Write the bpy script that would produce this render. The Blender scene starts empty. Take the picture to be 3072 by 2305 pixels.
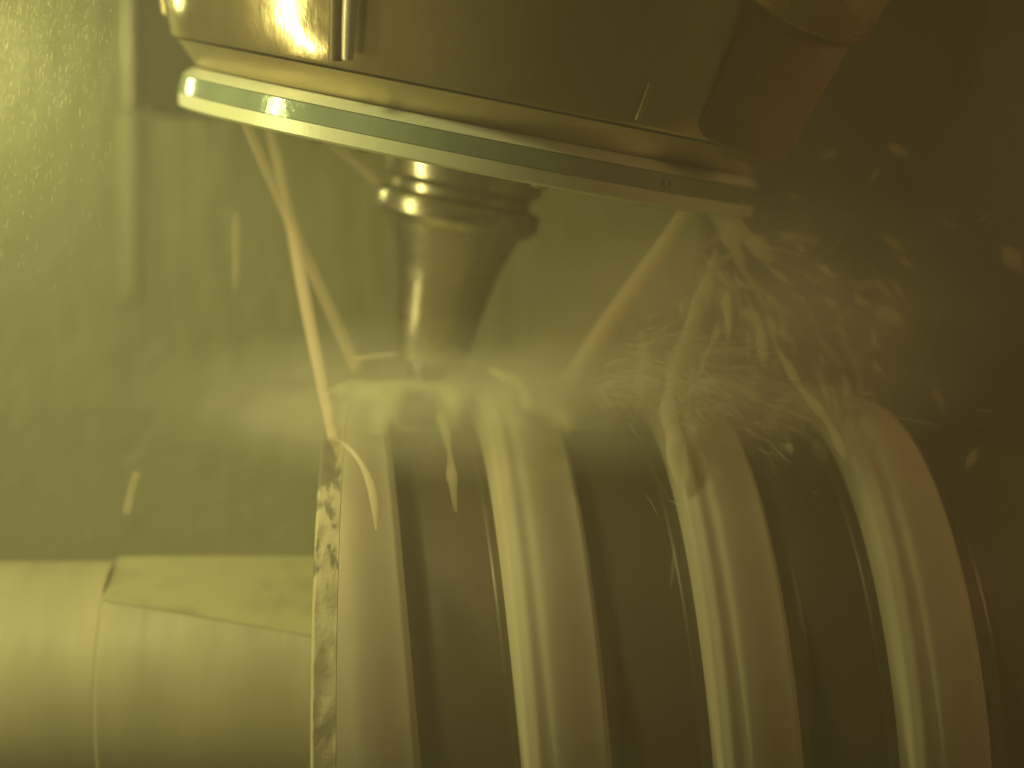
import bpy, bmesh, math, random
from mathutils import Vector, Matrix, noise
R = math.radians
S = bpy.context.scene
C = S.collection
random.seed(7)

# ------------------------------------------------------------------ camera, light, exposure
F = 1900.0                      # focal length in pixels of the 1024 px wide frame
cd = bpy.data.cameras.new('camera')
cam = bpy.data.objects.new('camera', cd); C.objects.link(cam)
cd.sensor_width = 36.0
cd.lens = F / 1024 * 36
cd.clip_start = 0.01; cd.clip_end = 50
cam.location = (0, 0, 0); cam.rotation_euler = (R(90), 0, 0)
cd.dof.use_dof = True
cd.dof.focus_distance = 0.685
cd.dof.aperture_fstop = 3.5
S.camera = cam

wd = bpy.data.worlds.new('World'); S.world = wd
wd.use_nodes = True
bg = wd.node_tree.nodes['Background']
bg.inputs[0].default_value = (0.60, 0.40, 0.19, 1)
bg.inputs[1].default_value = 0.02

S.view_settings.view_transform = 'Standard'
S.view_settings.look = 'None'
S.view_settings.exposure = 0
S.view_settings.gamma = 1
S.view_settings.use_curve_mapping = False
S.cycles.use_denoising = True
S.cycles.max_bounces = 10
S.cycles.volume_bounces = 2
S.cycles.volume_step_rate = 2.0
S.cycles.caustics_reflective = False
S.cycles.caustics_refractive = False

def area(name, loc, target, sx, sy, power, col):
    l = bpy.data.lights.new(name, 'AREA'); l.shape = 'RECTANGLE'
    l.size = sx; l.size_y = sy; l.energy = power; l.color = col
    o = bpy.data.objects.new(name, l); C.objects.link(o)
    o.location = loc
    o.rotation_euler = (Vector(target) - Vector(loc)).to_track_quat('-Z', 'Y').to_euler()
    return o
area('work_lamp', (-0.34, 1.00, 0.20), (0.0, 1.03, 0.0), 0.06, 0.06, 0.24, (1.0, 0.96, 0.42))
area('strip_lamp', (-0.355, 0.63, 0.08), (-0.05, 0.76, 0.04), 0.012, 0.28, 1.25, (1.0, 0.93, 0.42))
dl = area('screw_fill', (-0.28, 0.46, 0.36), (-0.13, 0.74, -0.10), 0.08, 0.08, 0.55, (1.0, 0.91, 0.50))  # unseen front lamp added to brighten the screw and shaft
dl.data.spread = R(62)
area('side_lamp', (0.46, 0.58, 0.16), (0.05, 0.80, 0.02), 0.04, 0.10, 0.44, (1.0, 0.58, 0.30))

def W(px, py, d):
    """the point that stands d metres in front of the camera plane at pixel px, py"""
    return Vector(((px - 512) * d / F, d, -(py - 384) * d / F))

# ------------------------------------------------------------------ helpers
def tag(o, label=None, cat=None, group=None, kind=None):
    if label: o['label'] = label
    if cat: o['category'] = cat
    if group: o['group'] = group
    if kind: o['kind'] = kind
    return o

def empty(name, M=None):
    o = bpy.data.objects.new(name, None); C.objects.link(o)
    o.empty_display_size = 0.02
    if M is not None: o.matrix_world = M
    return o

def obj(name, bm, mat, parent=None, smooth=True, angle=35, M=None):
    me = bpy.data.meshes.new(name)
    bmesh.ops.recalc_face_normals(bm, faces=bm.faces)
    bm.to_mesh(me); bm.free()
    me.materials.append(mat)
    if smooth:
        for p in me.polygons: p.use_smooth = True
        me.set_sharp_from_angle(angle=R(angle))
    o = bpy.data.objects.new(name, me); C.objects.link(o)
    if parent: o.parent = parent
    if M is not None: o.matrix_world = M
    return o

def lathe(prof, seg=160, bm=None, M=Matrix()):
    bm = bm or bmesh.new()
    rings = []
    for r, z in prof:
        if r < 1e-6:
            rings.append([bm.verts.new(M @ Vector((0, 0, z)))])
        else:
            rings.append([bm.verts.new(M @ Vector((r*math.cos(2*math.pi*i/seg), r*math.sin(2*math.pi*i/seg), z))) for i in range(seg)])
    for a, b in zip(rings, rings[1:]):
        for i in range(seg):
            j = (i+1) % seg
            if len(a) == 1 and len(b) == 1: continue
            if len(a) == 1: bm.faces.new((a[0], b[i], b[j]))
            elif len(b) == 1: bm.faces.new((a[i], a[j], b[0]))
            else: bm.faces.new((a[i], a[j], b[j], b[i]))
    return bm

def box(x0, x1, y0, y1, z0, z1, bm=None, bev=0.0, M=Matrix()):
    bm = bm or bmesh.new()
    r = bmesh.ops.create_cube(bm, size=1, matrix=M @ Matrix.Translation(((x0+x1)/2, (y0+y1)/2, (z0+z1)/2)) @ Matrix.Diagonal((x1-x0, y1-y0, z1-z0, 1)))
    if bev:
        es = list({e for v in r['verts'] for e in v.link_edges})
        bmesh.ops.bevel(bm, geom=es, offset=bev, segments=3, affect='EDGES', profile=0.5)
    return bm

def catmull(pts, n):
    P = [pts[0]] + list(pts) + [pts[-1]]
    out = []
    for i in range(1, len(P)-2):
        for k in range(n):
            t = k/n
            a, b, c, d = P[i-1], P[i], P[i+1], P[i+2]
            out.append(0.5*((2*b) + (c-a)*t + (2*a-5*b+4*c-d)*t*t + (3*b-a-3*c+d)*t*t*t))
    out.append(P[-2]); return out

def tube(pts, rads, seg=16, n=8, wob=0.0, freq=60, seed=0, bm=None):
    """closed tapering tube through pts with radius per point and a little noise"""
    bm = bm or bmesh.new()
    pr = catmull([Vector((p.x, p.y, p.z, r)) for p, r in zip(pts, rads)], n)
    prev = None; first = None
    up = Vector((0.3, 1, 0.1)).normalized()
    for k, q in enumerate(pr):
        p = Vector(q[:3]); r = max(q[3], 0.00005)
        t = (Vector(pr[min(k+1, len(pr)-1)][:3]) - Vector(pr[max(k-1, 0)][:3])).normalized()
        a = t.cross(up).normalized(); b = a.cross(t)
        ring = []
        for i in range(seg):
            an = 2*math.pi*i/seg
            dv = a*math.cos(an) + b*math.sin(an)
            w = 1 + wob*noise.noise((p + dv*r)*freq + Vector((seed*3.1, seed, 0)))
            ring.append(bm.verts.new(p + dv*r*w))
        if prev:
            for i in range(seg):
                j = (i+1) % seg
                bm.faces.new((prev[i], prev[j], ring[j], ring[i]))
        else: first = ring
        prev = ring
    bm.faces.new(first); bm.faces.new(prev)
    return bm

# ------------------------------------------------------------------ materials
def mat(name, col, rough=0.4, metal=0.0, spec=0.5, col2=None, cscale=20, cstretch=(1, 1, 1), bump=0.0, bscale=80,
        bstretch=(1, 1, 1), rvar=0.0, coat=0.0, alpha=1.0, trans=0.0, cramp=(0.35, 0.65), sss=0.0):
    m = bpy.data.materials.new(name); m.use_nodes = True
    nt = m.node_tree; N = nt.nodes; L = nt.links
    b = N['Principled BSDF']
    b.inputs['Base Color'].default_value = (*col, 1)
    b.inputs['Roughness'].default_value = rough
    b.inputs['Metallic'].default_value = metal
    b.inputs['Specular IOR Level'].default_value = spec
    b.inputs['Coat Weight'].default_value = coat
    b.inputs['Coat Roughness'].default_value = 0.08
    b.inputs['Alpha'].default_value = alpha
    b.inputs['Transmission Weight'].default_value = trans
    b.inputs['IOR'].default_value = 1.33 if trans else 1.5
    if sss:
        b.inputs['Subsurface Weight'].default_value = sss
        b.inputs['Subsurface Radius'].default_value = (0.006, 0.005, 0.003)
        b.inputs['Subsurface Scale'].default_value = 1.0
    tc = N.new('ShaderNodeTexCoord')
    def tex(scale, stretch, detail=6):
        mp = N.new('ShaderNodeMapping'); mp.inputs['Scale'].default_value = stretch
        L.new(tc.outputs['Object'], mp.inputs['Vector'])
        t = N.new('ShaderNodeTexNoise'); t.inputs['Scale'].default_value = scale
        t.inputs['Detail'].default_value = detail; t.inputs['Roughness'].default_value = 0.6
        L.new(mp.outputs[0], t.inputs['Vector']); return t
    if col2:
        t = tex(cscale, cstretch); r = N.new('ShaderNodeMapRange')
        r.inputs[1].default_value, r.inputs[2].default_value = cramp
        mx = N.new('ShaderNodeMix'); mx.data_type = 'RGBA'
        mx.inputs[6].default_value = (*col, 1); mx.inputs[7].default_value = (*col2, 1)
        L.new(t.outputs['Fac'], r.inputs[0]); L.new(r.outputs[0], mx.inputs[0]); L.new(mx.outputs[2], b.inputs['Base Color'])
    if rvar:
        t = tex(cscale*2.3, cstretch); r = N.new('ShaderNodeMapRange')
        r.inputs[1].default_value, r.inputs[2].default_value = 0.3, 0.7
        r.inputs[3].default_value, r.inputs[4].default_value = max(0.02, rough-rvar), rough+rvar
        L.new(t.outputs['Fac'], r.inputs[0]); L.new(r.outputs[0], b.inputs['Roughness'])
    if bump:
        t = tex(bscale, bstretch, 4); bu = N.new('ShaderNodeBump')
        bu.inputs['Strength'].default_value = 1.0; bu.inputs['Distance'].default_value = bump
        L.new(t.outputs['Fac'], bu.inputs['Height']); L.new(bu.outputs[0], b.inputs['Normal'])
    return m

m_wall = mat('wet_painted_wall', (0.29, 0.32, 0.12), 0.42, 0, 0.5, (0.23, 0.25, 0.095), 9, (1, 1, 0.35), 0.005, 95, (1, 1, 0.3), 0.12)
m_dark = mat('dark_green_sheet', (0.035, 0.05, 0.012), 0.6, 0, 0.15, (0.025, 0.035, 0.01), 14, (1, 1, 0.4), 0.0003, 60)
m_strip = mat('highlight_strip', (0.55, 0.52, 0.34), 0.35, 0.3, 0.5, (0.42, 0.40, 0.26), 20, (1, 1, 0.3), 0.0003, 60)  # pale tone stands in for highlights on the panel edge and cone rib
m_blackish = mat('dark_brown_panel', (0.040, 0.026, 0.012), 0.45, 0, 0.4, (0.030, 0.022, 0.012), 12, (1, 1, .4), 0.0003, 50)
m_dimwall = mat('shade_toned_wall', (0.075, 0.06, 0.028), 0.5, 0, 0.4, (0.055, 0.042, 0.02), 10, (1, 1, .4), 0.002, 60)  # falloff of light towards the right, put into a darker wall colour
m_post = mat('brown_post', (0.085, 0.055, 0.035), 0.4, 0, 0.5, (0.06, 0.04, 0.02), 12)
m_house = mat('stained_polished_steel', (0.60, 0.50, 0.26), 0.17, 0.9, 0.5, (0.46, 0.38, 0.19), 26, (1, 1, 0.5), 0.00012, 240, (1, 1, .5), 0.05)
m_collar = mat('satin_steel_collar', (0.56, 0.47, 0.26), 0.36, 0.8, 0.5, (0.46, 0.38, 0.2), 30, (1, 1, 1), 0.0001, 200, (1, 1, 1), 0.06)
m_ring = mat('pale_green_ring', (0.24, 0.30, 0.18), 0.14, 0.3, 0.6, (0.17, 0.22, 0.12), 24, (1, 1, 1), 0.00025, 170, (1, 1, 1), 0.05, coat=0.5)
m_bevel = mat('lit_ring_bevel', (0.50, 0.53, 0.31), 0.34, 0.1, 0.5, (0.52, 0.54, 0.30), 30, bump=0.0002, bscale=120)  # light on the bevels put into a paler colour than the rim
m_brown = mat('brown_painted_cover', (0.26, 0.135, 0.075), 0.38, 0.2, 0.5, (0.20, 0.105, 0.05), 18, (1, 1, .3), 0.0003, 60, (1, 1, .4), 0.08)
m_brass = mat('worn_brass_cap', (0.50, 0.34, 0.13), 0.30, 0.8, 0.5, (0.36, 0.23, 0.08), 40, bump=0.0005, bscale=150, rvar=0.1)
m_holder = mat('oiled_tool_steel', (0.42, 0.38, 0.25), 0.27, 0.85, 0.5, (0.32, 0.29, 0.19), 40, bump=0.0001, bscale=120, rvar=0.05)
m_carbide = mat('coated_carbide', (0.10, 0.09, 0.06), 0.3, 0.8)
m_shaft = mat('turned_steel_shaft', (0.25, 0.23, 0.11), 0.60, 0.10, 0.3, (0.165, 0.157, 0.072), 11, (2.2, .5, .5), 0.00018, 60, (5, .5, .5), 0.08)
m_flat = mat('milled_flat_steel', (0.29, 0.285, 0.13), 0.44, 0.3, 0.5, (0.19, 0.20, 0.09), 30, (1, 1, 1), 0.00025, 90, cramp=(0.46, 0.62))
m_groove = mat('shade_toned_groove', (0.11, 0.085, 0.035), 0.45, 0.3, 0.4, (0.075, 0.06, 0.028), 14, (1.3, .6, .6), 0.0003, 40, (1.5, .5, .5), 0.08)  # shade and dark reflection in the groove, painted into its colour
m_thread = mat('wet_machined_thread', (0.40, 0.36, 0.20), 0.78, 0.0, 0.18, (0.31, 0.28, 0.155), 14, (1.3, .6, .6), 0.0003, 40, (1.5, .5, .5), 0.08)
m_rough = mat('torn_raw_edge', (0.33, 0.30, 0.145), 0.6, 0.0, 0.3, (0.12, 0.11, 0.05), 60, (1, .4, .4), 0.0008, 130, cramp=(0.56, 0.60))
m_jet = mat('milky_coolant_stream', (0.88, 0.68, 0.40), 0.4, 0, 0.3, alpha=0.16)
m_water = mat('splashing_coolant', (0.74, 0.64, 0.28), 0.3, 0, 0.4, alpha=0.05)
m_film = mat('coolant_film', (0.72, 0.72, 0.36), 0.25, 0, 0.5, alpha=0.4, bump=0.0012, bscale=60)
N_ = m_film.node_tree.nodes; L_ = m_film.node_tree.links
at_ = N_.new('ShaderNodeAttribute'); at_.attribute_name = 'film_thickness'
L_.new(at_.outputs['Fac'], N_['Principled BSDF'].inputs['Alpha'])
m_drop = mat('flying_coolant_drop', (0.62, 0.50, 0.26), 0.3, 0, 0.4, alpha=0.06)

def foggy(m, col, dens):
    nt = m.node_tree; v = nt.nodes.new('ShaderNodeVolumePrincipled')
    v.inputs['Color'].default_value = (*col, 1); v.inputs['Density'].default_value = dens
    v.inputs['Anisotropy'].default_value = 0.2
    nt.links.new(v.outputs[0], nt.nodes['Material Output'].inputs['Volume'])
foggy(m_water, (0.97, 0.90, 0.60), 110)
foggy(m_drop, (0.96, 0.82, 0.50), 70)
foggy(m_jet, (0.99, 0.90, 0.66), 90)
m_spray = mat('fine_coolant_spray', (0.90, 0.80, 0.50), 0.3, 0, 0.4, alpha=0.10)

def volume_mat(name, col, density, aniso=0.3, shape=None):
    m = bpy.data.materials.new(name); m.use_nodes = True
    nt = m.node_tree; N = nt.nodes; L = nt.links
    N.remove(N['Principled BSDF'])
    v = N.new('ShaderNodeVolumePrincipled')
    v.inputs['Color'].default_value = (*col, 1)
    v.inputs['Density'].default_value = density
    v.inputs['Anisotropy'].default_value = aniso
    L.new(v.outputs[0], N['Material Output'].inputs['Volume'])
    if shape:
        # density falls from the middle of a unit ball to its rim, broken up by noise
        tc = N.new('ShaderNodeTexCoord')
        ln = N.new('ShaderNodeVectorMath'); ln.operation = 'LENGTH'
        L.new(tc.outputs['Object'], ln.inputs[0])
        r = N.new('ShaderNodeMapRange'); r.interpolation_type = 'SMOOTHSTEP'
        r.inputs[1].default_value = 0.15; r.inputs[2].default_value = 0.98
        r.inputs[3].default_value = 1; r.inputs[4].default_value = 0
        L.new(ln.outputs['Value'], r.inputs[0])
        t = N.new('ShaderNodeTexNoise'); t.inputs['Scale'].default_value = shape; t.inputs['Detail'].default_value = 2
        L.new(tc.outputs['Object'], t.inputs['Vector'])
        r2 = N.new('ShaderNodeMapRange'); r2.inputs[1].default_value = 0.38; r2.inputs[2].default_value = 0.66
        r2.inputs[3].default_value = 0.35; r2.inputs[4].default_value = 1.4
        L.new(t.outputs['Fac'], r2.inputs[0])
        a = N.new('ShaderNodeMath'); a.operation = 'MULTIPLY'
        L.new(r.outputs[0], a.inputs[0]); L.new(r2.outputs[0], a.inputs[1])
        b = N.new('ShaderNodeMath'); b.operation = 'MULTIPLY'; b.inputs[1].default_value = density
        L.new(a.outputs[0], b.inputs[0]); L.new(b.outputs[0], v.inputs['Density'])
    return m

# ------------------------------------------------------------------ the machine's chamber
bm = bmesh.new(); box(-0.9, 0.062, 0.0, 0.02, -0.6, 0.55, bm)
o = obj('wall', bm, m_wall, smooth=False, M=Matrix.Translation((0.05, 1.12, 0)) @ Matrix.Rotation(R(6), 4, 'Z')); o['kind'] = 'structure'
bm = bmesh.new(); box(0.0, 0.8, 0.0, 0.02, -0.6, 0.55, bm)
o = obj('wall', bm, m_dimwall, smooth=False, M=Matrix.Translation((0.108, 1.135, 0)) @ Matrix.Rotation(R(-8), 4, 'Z')); o['kind'] = 'structure'
bm = box(-0.9, 0.9, 0.1, 1.3, -0.62, -0.6)
o = obj('floor', bm, m_blackish, smooth=False); o['kind'] = 'structure'

# hanging guard panel left of the spindle
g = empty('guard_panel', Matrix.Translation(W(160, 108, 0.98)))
tag(g, 'dark green guard panel with a rounded edge painted pale as its highlight, hanging left of the spindle', 'guard panel')
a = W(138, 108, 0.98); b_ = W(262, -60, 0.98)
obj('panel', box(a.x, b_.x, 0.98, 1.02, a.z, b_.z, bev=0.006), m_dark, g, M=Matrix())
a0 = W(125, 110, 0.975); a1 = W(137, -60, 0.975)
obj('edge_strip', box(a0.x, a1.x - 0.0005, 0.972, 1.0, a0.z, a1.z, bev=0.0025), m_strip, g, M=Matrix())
rr = W(131, 300, 1.09); rt = W(131, 112, 1.09)
bm = box(rr.x-0.004, rr.x+0.004, 1.086, 1.094, rr.z, rt.z, bev=0.002)
tag(obj('wall_rail', bm, mat('dull_rail', (0.38, 0.38, 0.19), 0.5)), 'narrow vertical rail on the green wall below the guard panel', 'rail')

# door post and bracket at the dark right side
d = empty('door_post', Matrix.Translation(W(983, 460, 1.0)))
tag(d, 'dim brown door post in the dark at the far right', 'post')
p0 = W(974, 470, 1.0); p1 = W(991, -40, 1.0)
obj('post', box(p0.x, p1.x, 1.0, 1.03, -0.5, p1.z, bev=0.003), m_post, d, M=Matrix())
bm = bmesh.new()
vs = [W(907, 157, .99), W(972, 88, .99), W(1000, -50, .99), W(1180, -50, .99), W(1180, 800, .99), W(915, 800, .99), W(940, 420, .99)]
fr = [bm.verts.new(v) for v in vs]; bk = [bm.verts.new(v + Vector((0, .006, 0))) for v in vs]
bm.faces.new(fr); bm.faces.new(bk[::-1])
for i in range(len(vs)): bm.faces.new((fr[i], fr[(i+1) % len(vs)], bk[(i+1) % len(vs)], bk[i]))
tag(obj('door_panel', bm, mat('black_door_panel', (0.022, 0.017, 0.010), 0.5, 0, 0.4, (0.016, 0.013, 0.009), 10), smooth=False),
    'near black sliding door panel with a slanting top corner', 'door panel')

# ------------------------------------------------------------------ spindle
RC = W(471, 139, 0.80)                       # middle of the nozzle ring
up = Vector((math.tan(R(11.2)), -math.tan(R(8.2)), 1)).normalized()
q = up.to_track_quat('Z', 'Y')
SP = Matrix.Translation(RC) @ q.to_matrix().to_4x4()
def on_spin(px, r, zz):
    """spindle-frame point on the camera side of radius r whose world x matches pixel column px"""
    best = None
    for k in range(720):
        an = k*math.pi/360
        v = SP @ Vector((r*math.cos(an), r*math.sin(an), zz))
        if v.y < RC.y + 0.005:
            e = abs(512 + v.x/v.y*F - px)
            if best is None or e < best[0]: best = (e, an)
    return best[1]

sp = empty('spindle_head', SP)
tag(sp, 'tilted conical spindle head of stained polished steel above the cutter', 'spindle')
K = 0.32
zb = 0.0185
prof = [(0.05, zb-0.002), (0.1285, zb-0.0005), (0.1295, zb+0.0008)]
for i in range(1, 13): prof.append((0.1295 + K*i*0.011, zb+0.0008+i*0.011))
prof.append((0.02, prof[-1][1]))
obj('housing', lathe(prof, 200), m_house, sp, M=SP)
obj('collar', lathe([(0.06, 0.0075), (0.1165, 0.0078), (0.1190, 0.010), (0.1262, 0.0170), (0.1258, zb-0.0015), (0.06, zb-0.0025)], 200), m_collar, sp, M=SP)
# nozzle ring: rim with two bevels
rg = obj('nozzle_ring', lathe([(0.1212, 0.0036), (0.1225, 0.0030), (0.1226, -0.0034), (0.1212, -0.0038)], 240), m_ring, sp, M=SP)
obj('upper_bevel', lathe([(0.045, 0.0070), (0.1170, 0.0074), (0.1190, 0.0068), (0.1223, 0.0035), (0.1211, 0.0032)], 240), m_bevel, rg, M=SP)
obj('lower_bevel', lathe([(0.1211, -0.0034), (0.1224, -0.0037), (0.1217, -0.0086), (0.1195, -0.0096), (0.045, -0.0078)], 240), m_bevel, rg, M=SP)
# ribs and screws on the cone
def rib(px, r0, z0, z1, w, dp, name, m, par=sp):
    an = on_spin(px, r0, z0)
    k = K
    a = Vector((math.cos(an), math.sin(an), 0)); t = Vector((-math.sin(an), math.cos(an), 0))
    pts = [SP @ (a*(0.1295 + k*(z-zb) + dp*0.2) + Vector((0, 0, z))) for z in (z0, (z0+z1)/2, z1)]
    return obj(name, tube(pts, [w*0.8, w, w], 20, 6), m, par, M=Matrix())
rib(353, 0.1295, 0.0215, 0.050, 0.0026, 0.022, 'highlight_rib', m_strip)  # rib added where a thin highlight runs down the cone
rib(337, 0.1295, 0.0205, 0.110, 0.0032, 0.001, 'slot_shade', m_groove)  # dark raised strip in place of the shade inside a slot
rib(172, 0.1295, 0.026, 0.060, 0.0022, 0.001, 'highlight_rib', m_house)  # second rib added to give a narrow highlight at the left
rib(636, 0.1295, 0.0205, 0.034, 0.0013, 0.001, 'clamp_screw', m_house)
for px in (668,):
    an = on_spin(px, 0.1226, 0)
    a = Vector((math.cos(an), math.sin(an), 0))
    M2 = Matrix.Translation(a*0.1222 + Vector((0, 0, 0.0))) @ a.to_track_quat('Z', 'Y').to_matrix().to_4x4()
    obj('ring_screw', lathe([(0, -.001), (0.0028, -.001), (0.0030, 0.0004), (0.0024, 0.0010), (0.0012, 0.0010), (0.0011, 0.0003), (0, 0.0003)], 24), m_ring, rg, M=SP @ M2)
# nozzles under the ring
for px in (250, 278, 335, 560, 684, 712):
    an = on_spin(px, 0.108, -0.008)
    a = Vector((math.cos(an), math.sin(an), 0))
    M2 = Matrix.Translation(a*0.088 + Vector((0, 0, -0.0085)))
    obj('nozzle', lathe([(0, .003), (0.0045, .003), (0.0045, -.0008), (0.0030, -0.0030), (0.0018, -0.0034), (0, -0.0034)], 24), m_holder, sp, M=SP @ M2)

# brown side cover with its cap, fixed to the right flank of the head
cv = empty('side_cover', Matrix.Translation(W(727, 140, 0.69)))
tag(cv, 'brown round side cover leaning against the right flank of the spindle head', 'cover')
b0 = W(730, 116, 0.722); b1 = W(792, 4, 0.700)
ax = (b1-b0).normalized(); CVM = Matrix.Translation(b0) @ ax.to_track_quat('Z', 'Y').to_matrix().to_4x4()
ln = (b1-b0).length
obj('barrel', lathe([(0, -0.004), (0.0245, -0.004), (0.0260, -0.0025), (0.0270, 0.004), (0.0262, 0.008), (0.0262, ln*0.8), (0.0255, ln)], 96), m_brown, cv, M=CVM)
obj('cap', lathe([(0, ln-0.001), (0.0285, ln), (0.0300, ln+0.0015), (0.0302, ln+0.018), (0.028, ln+0.024), (0, ln+0.024)], 96), m_brass, cv, M=CVM)

# ------------------------------------------------------------------ tool holder
th = empty('tool_holder', SP)
tag(th, 'oily steel tool holder tapering down to the cutter under the ring', 'tool holder')
def hz(y): return -(y)*0.000421
obj('flange', lathe([(0, -0.004), (0.0345, -0.0045), (0.0352, -0.008), (0.0335, -0.0185), (0.0300, -0.0215), (0.0300, -0.0245), (0.0345, -0.0265), (0.0352, -0.0285), (0.0350, -0.0335), (0.0320, -0.0370), (0.0280, -0.0378), (0, -0.038)], 160), m_holder, th, M=SP)
obj('taper', lathe([(0, -0.037), (0.0285, -0.0370), (0.0268, -0.0420), (0.0232, -0.0520), (0.0205, -0.0640), (0.0182, -0.0780), (0.0165, -0.0900), (0.0150, -0.0960), (0, -0.0965)], 160), m_holder, th, M=SP)
# end mill with twisted flutes
bm = bmesh.new(); prev = None
for k in range(41):
    z = -0.096 - k*0.0007; ring = []
    for i in range(48):
        an = 2*math.pi*i/48
        r = 0.0085*(1 - 0.16*max(0, math.sin(4*an + k*0.25))**0.6) if k > 6 else 0.0088
        ring.append(bm.verts.new((r*math.cos(an), r*math.sin(an), z)))
    if prev:
        for i in range(48): bm.faces.new((prev[i], prev[(i+1) % 48], ring[(i+1) % 48], ring[i]))
    else: bm.faces.new(ring)
    prev = ring
bm.faces.new(prev)
obj('end_mill', bm, m_carbide, th, M=SP)

# ------------------------------------------------------------------ workpiece: screw on a shaft
AX = Vector((0, 0.80, -0.127)); YAW = R(2.0)
WM = Matrix.Translation(AX) @ Matrix.Rotation(YAW, 4, 'Z')
def wx(px): return (px-512)*0.80/F
RF, RR, P = 0.1270, 0.1070, 0.0690
XE = wx(332)
ws = empty('screw_workpiece', WM)
tag(ws, 'large wet steel screw on its shaft, deep thread turns being cut', 'screw workpiece')
def smooth(a, b, x):
    t = max(0, min(1, (x-a)/(b-a))); return t*t*(3-2*t)
X1 = wx(473)                       # left edge of crest two at the top
def prof_r(x, th):
    u = (x - X1 - P*th/(2*math.pi)) / P    # 0 at the left edge of a crest
    n = math.floor(u); f = u - n
    cw = 0.42
    if n < -1: return RF
    c = f/cw
    cr = 0.0075*(smooth(0.25, 1.05, c)**1.4)                       # the crest rolls off to the right
    if n >= 0:
        cr += 0.0016*(1-smooth(0, 0.16, c)) + (0.0006 if n == 0 else 0.0012)*math.exp(-((c-0.27)/0.075)**2)
    if f < cw and n <= 2: return RF - cr
    g = (f-cw)/(1-cw)
    if n >= 2: base = 1 - smooth(-0.06, 0.26, g) if n == 2 else 0
    else: base = 1 - smooth(-0.06, 0.26, g)*(1 - smooth(0.88, 1.01, g))
    lip = 0.0070*(1-smooth(0, .5, g)) + 0.0016*smooth(.5, 1, g)
    r = RR + (RF-RR)*base - lip*base
    return r
def is_root(x, th):
    u = (x - X1 - P*th/(2*math.pi)) / P
    n = math.floor(u); f = u - n
    return n >= 3 or (n == 2 and f > 0.44) or (n >= -1 and 0.44 < f < 0.965)
def screw_mesh(x0, x1, nx, root, nt=300):
    """rows run along the helix, so the edges of the thread stay clean"""
    bm = bmesh.new(); rows = []
    for i in range(nx+1):
        u = x0 - P/2 + (x1-x0+P)*i/nx; row = []
        for j in range(nt+1):
            th = 2*math.pi*j/nt - math.pi        # 0 at the top, growing towards the camera
            x = max(x0, u + P*th/(2*math.pi))
            r = prof_r(x, th)
            row.append(bm.verts.new((x, -r*math.sin(th), r*math.cos(th))))
        rows.append(row)
    for a, b in zip(rows, rows[1:]):
        for j in range(nt):
            if a[j].co.x == b[j].co.x and a[j+1].co.x == b[j+1].co.x: continue
            th = 2*math.pi*(j+.5)/nt - math.pi
            if is_root((a[j].co.x+b[j].co.x)/2, 2*math.pi*j/nt - math.pi) != root: continue
            bm.faces.new((a[j], a[j+1], b[j+1], b[j]))
    for row in rows:
        for v in row:
            if not v.link_faces: bm.verts.remove(v)
    return bm
XR = wx(354)
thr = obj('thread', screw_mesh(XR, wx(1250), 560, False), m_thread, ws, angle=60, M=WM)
o = obj('groove', screw_mesh(XR, wx(1250), 560, True), m_groove, thr, angle=60, M=WM); o['label'] = 'freshly cut groove between the turns, shade put into its colour'
# raw end disc with a torn edge
bm = bmesh.new(); rows = []; nt = 360; nx = 26
for i in range(nx+1):
    x = XE + (XR-XE-0.0002)*i/nx; row = []
    for j in range(nt):
        th = 2*math.pi*j/nt
        v = Vector((x*220, 30*math.cos(th), 30*math.sin(th)))
        r = RF - 0.0006 + 0.0011*noise.noise(v*0.45) - 0.0022*max(0, noise.noise(v*Vector((.5, .5, .5)).x*1.1)-0.1)*math.sin(math.pi*i/nx)
        if i < 3: r -= 0.0022*(1-i/3)
        row.append(bm.verts.new((x, -r*math.sin(th), r*math.cos(th))))
    rows.append(row)
for a, b in zip(rows, rows[1:]):
    for j in range(nt): bm.faces.new((a[j], a[(j+1) % nt], b[(j+1) % nt], b[j]))
bm.faces.new(rows[0][::-1]); bm.faces.new(rows[-1])
o = obj('end_disc', bm, m_rough, ws, angle=70, M=WM); o['label'] = 'raw end disc with a torn, pitted rim'
# shaft with the milled flat
RS = 0.0545
XS = wx(119)
def cyl_mesh(x0, x1, rf, nx, nt=240, cap=True):
    bm = bmesh.new(); rows = []
    for i in range(nx+1):
        x = x0 + (x1-x0)*i/nx
        rows.append([bm.verts.new((x, -rf(x, 2*math.pi*j/nt)*math.sin(2*math.pi*j/nt), rf(x, 2*math.pi*j/nt)*math.cos(2*math.pi*j/nt))) for j in range(nt)])
    for a, b in zip(rows, rows[1:]):
        for j in range(nt): bm.faces.new((a[j], a[(j+1) % nt], b[(j+1) % nt], b[j]))
    if cap: bm.faces.new(rows[0][::-1]); bm.faces.new(rows[-1])
    return bm
def flat_r(x, th):
    t = (x-XS)/(XE-XS)
    hw = R(22 + 15*t); cf = R(20 + 4*t)
    dlt = (th - cf + math.pi) % (2*math.pi) - math.pi
    ch = min(1, (x-XS)/0.0015)
    return min(RS - 0.0016*(1-ch), RS*math.cos(hw)/max(0.2, math.cos(dlt)) if abs(dlt) < 1.2 else RS)
sh = obj('shaft', cyl_mesh(XS, XE-0.0003, flat_r, 60, 480), m_shaft, ws, angle=12, M=WM)
obj('journal', cyl_mesh(-0.40, XS-0.0002, lambda x, th: RS-0.0016, 4), m_shaft, ws, M=WM)
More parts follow.
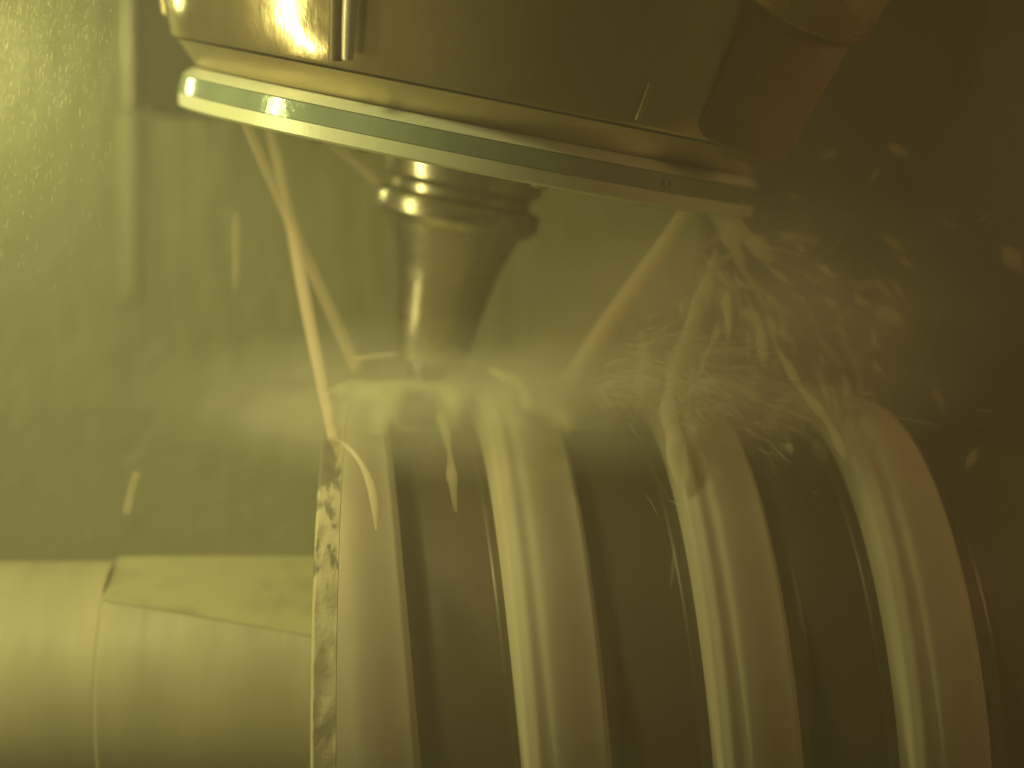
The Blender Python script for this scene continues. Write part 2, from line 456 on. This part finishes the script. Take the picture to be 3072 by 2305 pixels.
# the flat's own face, a hair above the cut
bm = bmesh.new(); rows = []
for i in range(41):
    x = XS + 0.0008 + (XE-XS-0.0014)*i/40; t = (x-XS)/(XE-XS)
    hw = R(22 + 15*t); cf = R(20 + 4*t); row = []
    for j in range(13):
        s = -1 + 2*j/12
        tn = math.tan(hw)*s*0.995
        dd = RS*math.cos(hw) + 0.0003
        y0, z0 = dd*tn, dd
        row.append(bm.verts.new((x, -(z0*math.sin(cf) + y0*math.cos(cf)), z0*math.cos(cf) - y0*math.sin(cf))))
    rows.append(row)
for a, b in zip(rows, rows[1:]):
    for j in range(12): bm.faces.new((a[j], a[j+1], b[j+1], b[j]))
obj('milled_flat', bm, m_flat, sh, M=WM)

# ------------------------------------------------------------------ coolant
G = 'coolant jets from the nozzle ring'
m_water2 = mat('dense_splashing_coolant', (0.9, 0.8, 0.5), 0.3, 0, 0.4, alpha=0.12)
foggy(m_water2, (0.98, 0.92, 0.64), 260)
m_veil = mat('veil_of_spray', (0.6, 0.6, 0.3), 0.3, 0, 0.3, alpha=0.0)
foggy(m_veil, (0.96, 0.94, 0.6), 22)
m_jet_thick = mat('thick_coolant_stream', (0.92, 0.74, 0.42), 0.4, 0, 0.3, alpha=0.30)
foggy(m_jet_thick, (0.99, 0.90, 0.62), 120)
def jet(pts, rads, label, seed, wob=0.02, m=None):
    o = obj('coolant_jet', tube(pts, rads, 18, 10, wob, 90, seed), m or m_jet)
    tag(o, label, 'coolant jet', G)
pxm = 0.76/F
jet([W(243, 118, .755), W(300, 243, .775), W(357, 368, .80)],
    [4.5*pxm, 6*pxm, 7*pxm], 'long straight coolant jet ending on the top of the screw', 1)
jet([W(268, 122, .80), W(286, 200, .785), W(307, 310, .76), W(333, 440, .725)],
    [5*pxm, 5.5*pxm, 6.5*pxm, 5*pxm], 'steep coolant jet falling down the outer edge of the end disc', 2)
jet([W(330, 144, .83), W(352, 160, .83), W(378, 183, .83)], [2.5*pxm, 4*pxm, 5*pxm], 'short faint coolant jet beside the top of the tool holder', 3)
jet([W(692, 202, .77), W(668, 238, .77), W(632, 290, .775), W(600, 338, .78), W(570, 388, .79)],
    [6*pxm, 8*pxm, 10*pxm, 12*pxm, 14*pxm], 'thick straight coolant jet slanting from the right end of the ring', 4, m=m_jet_thick)
jet([W(716, 248, .745), W(702, 300, .74), W(682, 350, .735), W(668, 395, .725), W(672, 440, .71), W(678, 482, .705)],
    [3*pxm, 7*pxm, 8*pxm, 6*pxm, 10*pxm, 3*pxm], 'broken coolant jet hitting the third thread turn', 5, 0.8, m_water2)
# film and runs on the work
def splash(pts, rads, label, seed, m=None, wob=0.6, name='coolant_splash', grp='coolant splashes over the screw'):
    o = obj(name, tube(pts, rads, 16, 10, wob, 110, seed), m or m_water)
    tag(o, label, 'splash', grp); return o
splash([W(330, 437, .68), W(345, 445, .68), W(360, 462, .675), W(372, 490, .67), W(376, 530, .665)], [1.2*pxm, 2.2*pxm, 2.6*pxm, 4*pxm, 1*pxm],
       'curved run of coolant over the rough rim of the end disc', 11, m_water2, 0.2)
splash([W(640, 330, .73), W(645, 360, .73), W(641, 385, .73), W(636, 415, .725)], [2*pxm, 6*pxm, 7*pxm, 3*pxm], 'short upright splash between the two right jets', 12)
splash([W(745, 310, .72), W(757, 322, .72), W(762, 345, .72), W(764, 368, .72)], [4*pxm, 6*pxm, 5*pxm, 3*pxm], 'hook shaped splash above the third thread turn', 13)
splash([W(705, 355, .73), W(728, 350, .73), W(752, 354, .73)], [3*pxm, 4.5*pxm, 2*pxm], 'small flat splash right of the broken jet', 14)
splash([W(680, 400, .72), W(705, 385, .72), W(733, 385, .72), W(758, 398, .72)], [4*pxm, 6*pxm, 5*pxm, 3*pxm], 'broad splash crowning the third thread turn', 15)
splash([W(775, 345, .72), W(790, 370, .71), W(806, 395, .70), W(830, 425, .69), W(845, 460, .68)], [2*pxm, 5*pxm, 4*pxm, 5*pxm, 2*pxm], 'long splash sliding down the fourth thread turn', 16)
splash([W(700, 200, .75), W(722, 225, .75), W(735, 250, .745), W(745, 275, .74)], [4*pxm, 9*pxm, 8*pxm, 4*pxm], 'cloudy splash under the right end of the ring', 17)
splash([W(728, 215, .76), W(752, 240, .76), W(772, 262, .76)], [5*pxm, 10*pxm, 5*pxm], 'ragged splash thrown outward past the ring', 18)
splash([W(598, 392, .74), W(612, 384, .74), W(622, 381, .74)], [2*pxm, 5*pxm, 2*pxm], 'bright little splash at the foot of the thick jet', 19, m_jet)
splash([W(355, 359, .77), W(375, 356, .77), W(398, 354, .77)], [1.5*pxm, 2*pxm, 1.5*pxm], 'thin flat ligament of coolant left of the cutter', 20, m_jet)
splash([W(489, 368, .74), W(500, 375, .735), W(520, 385, .73), W(530, 412, .72)], [3*pxm, 6*pxm, 7*pxm, 5*pxm], 'milky splash on the second thread turn beside the cutter', 21)
splash([W(440, 415, .72), W(448, 445, .71), W(452, 480, .70), W(456, 512, .695)], [5*pxm, 4*pxm, 5*pxm, 2*pxm], 'weak dribble hanging in the first dark groove', 22)
splash([W(235, 212, .80), W(236, 245, .80), W(235, 290, .80)], [3*pxm, 5*pxm, 2*pxm], 'upright streak of coolant falling in front of the green wall', 23, m_drop)
splash([W(137, 472, .75), W(131, 492, .75), W(126, 514, .75)], [3*pxm, 4*pxm, 3*pxm], 'slanting streak of coolant above the shaft', 24, m_drop)
splash([W(890, 143, .76), W(897, 150, .76), W(908, 155, .76)], [3*pxm, 6*pxm, 3*pxm], 'drop bursting at the corner of the black door panel', 25)
# sheet of coolant over the crest tops around the cutter
bm = bmesh.new(); rows = []
for i in range(61):
    x = wx(338 + 245*i/60); row = []
    for j in range(31):
        t = j/30
        th = R(-14 + (44 + 10*noise.noise(Vector((i*0.09, 3.3, 0))) + 5*noise.noise(Vector((i*0.22, 7.3, 0))))*t)
        r = RF + 0.0022 + 0.0012*noise.noise(Vector((i*0.15, t*3, 0))) - 0.002*t
        row.append(bm.verts.new((x, -r*math.sin(th), r*math.cos(th))))
    rows.append(row)
for a, b in zip(rows, rows[1:]):
    for j in range(30): bm.faces.new((a[j], a[j+1], b[j+1], b[j]))
o = obj('coolant_film', bm, m_film, M=WM)
fa = o.data.attributes.new('film_thickness', 'FLOAT', 'POINT')
for k in range(61*31):
    i, j = divmod(k, 31); t = j/30
    fa.data[k].value = 0.6*(1-smooth(0.35, 1.0, t + 0.25*noise.noise(Vector((i*.13, t*3, 5)))))*smooth(0, 5, i)*smooth(0, 8, 60-i)
sm = o.modifiers.new('thick', 'SOLIDIFY'); sm.thickness = 0.0008
tag(o, 'pale green sheet of coolant flowing over the screw top around the cutter', 'coolant film')

bm = bmesh.new()
for i in range(90):
    px = random.uniform(-20, 325); py = random.uniform(340, 570)
    dd = random.uniform(0.84, 0.98); p = W(px, py, dd)
    an = R(62 - 40*px/330 + random.gauss(0, 7))
    dv = Vector((math.cos(an), random.gauss(0, .2), math.sin(an))).normalized()
    l = random.uniform(12, 45)*dd/F; rad = random.uniform(1.5, 5)*dd/F
    tube([p-dv*l, p-dv*l*.2, p+dv*l], [rad*.2, rad, rad*.2], 10, 5, 0.6, 90, i, bm)
tag(obj('spray_veil', bm, m_veil), 'faint slanting veil of spray in front of the wall above the shaft', 'spray', kind='stuff')
# beads and runs of coolant on the near splash sheet at the upper left
bm = bmesh.new()
for i in range(900):
    px = 128*random.random()**1.3 - 12; py = min(abs(random.gauss(0, 105)), 330) - 8
    if random.random() < (px/150)**2: continue
    dd = random.uniform(0.66, 0.72); p = W(px, py, dd)
    l = random.uniform(1.2, 4.5)*dd/F; rad = random.uniform(0.2, 0.55)*dd/F
    dv = Vector((random.gauss(0.12, 0.08), 0, 1)).normalized()
    tube([p-dv*l, p, p+dv*l*0.7], [rad, rad, rad*.4], 6, 2, 0, 130, i, bm)
tag(obj('coolant_rain', bm, m_spray), 'fine beads of coolant streaking down at the upper left', 'spray', kind='stuff')

# flying drops
def drop(c, dirv, L_, r_, seed):
    d = dirv.normalized()*L_
    return tube([c-d*0.5, c-d*0.2, c+d*0.15, c+d*0.5], [r_*0.25, r_*0.9, r_, r_*0.3], 12, 5, 0.5, 200, seed)
big = [(745, 168, -35, 22, 5), (828, 155, 20, 26, 6), (874, 175, 60, 24, 3), (945, 222, -25, 28, 3), (893, 243, -35, 36, 5), (905, 262, -35, 22, 4),
       (890, 315, -30, 34, 8), (938, 398, -65, 36, 5), (972, 458, 60, 26, 5), (1012, 258, -50, 34, 8), (612, 437, -30, 20, 2), (628, 458, -35, 16, 2),
       (820, 452, -60, 30, 8), (684, 306, 70, 22, 6), (838, 330, -35, 26, 5), (772, 300, -55, 26, 5), (1005, 742, -75, 22, 3), (656, 742, -70, 26, 4)]
words = ['below the brown side cover', 'in the dark right of the side cover', 'thin, hanging before the dark panel', 'small and bright near the door post',
         'long, in the dark above the fourth turn', 'short, just under a longer one', 'fat and dim in the dark at the right', 'long, beside the top of the fourth turn',
         'tilted, low against the dark door', 'at the right margin of the picture', 'thin, at the top of the second groove', 'thin, a little lower in the second groove',
         'over the left side of the fourth turn', 'between the two right jets', 'dim, over the middle of the spray', 'between the hook splash and the ring',
         'at the bottom right corner', 'at the bottom of the second groove']
for i, ((px, py, an, ln_, w), wd_) in enumerate(zip(big, words)):
    dd = 0.72 + 0.05*random.random()
    dv = Vector((math.cos(R(an)), 0.2, math.sin(R(an))))
    o = obj('coolant_drop', drop(W(px, py, dd), dv, ln_*dd/F, w*dd/F, 40+i), m_drop)
    tag(o, 'stretched coolant drop ' + wd_, 'coolant drop', 'coolant drops flying off the cut')
bm = bmesh.new()
for i in range(130):                        # torn ligaments in the spray fan
    an = R(random.gauss(-38, 30)); dist = random.uniform(10, 210)
    p = W(700 + dist*math.cos(an)*1.0, 265 - dist*math.sin(an)*1.0, random.uniform(0.70, 0.82))
    dv = Vector((math.cos(an-.5), random.gauss(0, .4), math.sin(an-.5))).normalized()
    l = random.uniform(6, 26)*pxm; rad = random.uniform(1.0, 4.5)*pxm
    k = Vector((random.gauss(0, 1), 0, random.gauss(0, 1)))*l*0.15
    tube([p-dv*l, p-dv*l*.3+k, p+dv*l*.4-k, p+dv*l], [rad*.3, rad, rad*.8, rad*.3], 10, 6, 0.7, 130, i, bm)
tag(obj('coolant_spray', bm, m_water), 'torn ligaments of coolant fanning out to the right of the jets', 'spray', kind='stuff')
bm = bmesh.new()
for i in range(1000):                      # fine streaks sweeping round the crest tops
    an = R(random.triangular(-75, 75, 5)); dist = 20 + 190*random.random()**1.4
    p = W(590 + dist*math.cos(an), 405 - 0.55*dist*math.sin(an) - 25*math.sin(dist/60), random.uniform(0.70, 0.80))
    tg = an*0.55 - R(18) + random.gauss(0, .25)
    dv = Vector((math.cos(tg), random.gauss(0, .3), math.sin(tg)))
    l = random.uniform(5, 16)*pxm; rad = random.uniform(0.3, 1.3)*pxm
    k = Vector((random.gauss(0, 1), 0, random.gauss(0, 1)))*l*0.1
    tube([p-dv*l, p-dv*l*.3+k, p+dv*l], [rad*.2, rad, rad*.2], 5, 2, 0, 130, i, bm)
for i in range(420):
    t = random.random()
    if random.random() < 0.88:
        an = random.gauss(-25, 40); dist = abs(random.gauss(0, 120))
        px = 690 + dist*math.cos(R(an))*1.3; py = 385 - dist*math.sin(R(an))
        if py < 190: continue
        dv = Vector((math.cos(R(an)), random.gauss(0, .4), math.sin(R(an))))
    else:
        px = random.uniform(0, 340); py = random.uniform(330, 560); far = 1
        an = 55 - 30*px/340 + random.gauss(0, 8) if True else 0
        dv = Vector((math.cos(R(an)), random.gauss(0, .3), math.sin(R(an))))
    dd = random.uniform(0.70, 0.86); s = random.uniform(0.5, 1.6)
    if px < 345: dd = random.uniform(0.85, 1.02); s *= 0.8
    p = W(px, py, dd)
    l = random.uniform(8, 26)*s*dd/F; r = random.uniform(0.3, 1.1)*s*dd/F
    d = dv.normalized()*l
    tube([p-d*.5, p, p+d*.5], [r*.3, r, r*.3], 6, 3, 0.2, 200, i, bm)
tag(obj('coolant_spray', bm, m_spray), 'fine spray of coolant streaks around the cutting zone', 'spray', kind='stuff')

# mist and haze
def mist(c, sx, sy, sz, col, dens, sc, label):
    bm = bmesh.new(); bmesh.ops.create_icosphere(bm, subdivisions=4, radius=1)
    o = obj('coolant_mist', bm, volume_mat('mist', col, dens, 0.2, sc))
    o.matrix_world = Matrix.Translation(c) @ Matrix.Diagonal((sx, sy, sz, 1))
    tag(o, label, 'mist', kind='stuff')
mist(W(480, 402, .73), 0.15, 0.08, 0.038, (0.95, 0.93, 0.68), 13, 2.2, 'milky mist hanging where the cutter meets the screw')
mist(W(628, 310, .84), 0.062, 0.06, 0.062, (0.97, 0.94, 0.68), 20, 2.0, 'thin pale mist between the tool holder and the thick right jet')
mist(W(750, 340, .75), 0.12, 0.08, 0.080, (0.96, 0.88, 0.66), 8, 3.5, 'mist of spray thrown to the right of the jets')
bm = box(-1.6, 1.6, -0.4, 1.9, -1.65, 1.0)
o = obj('haze', bm, volume_mat('haze_air', (0.95, 0.91, 0.68), 0.44, 0.2), smooth=False); o['kind'] = 'stuff'
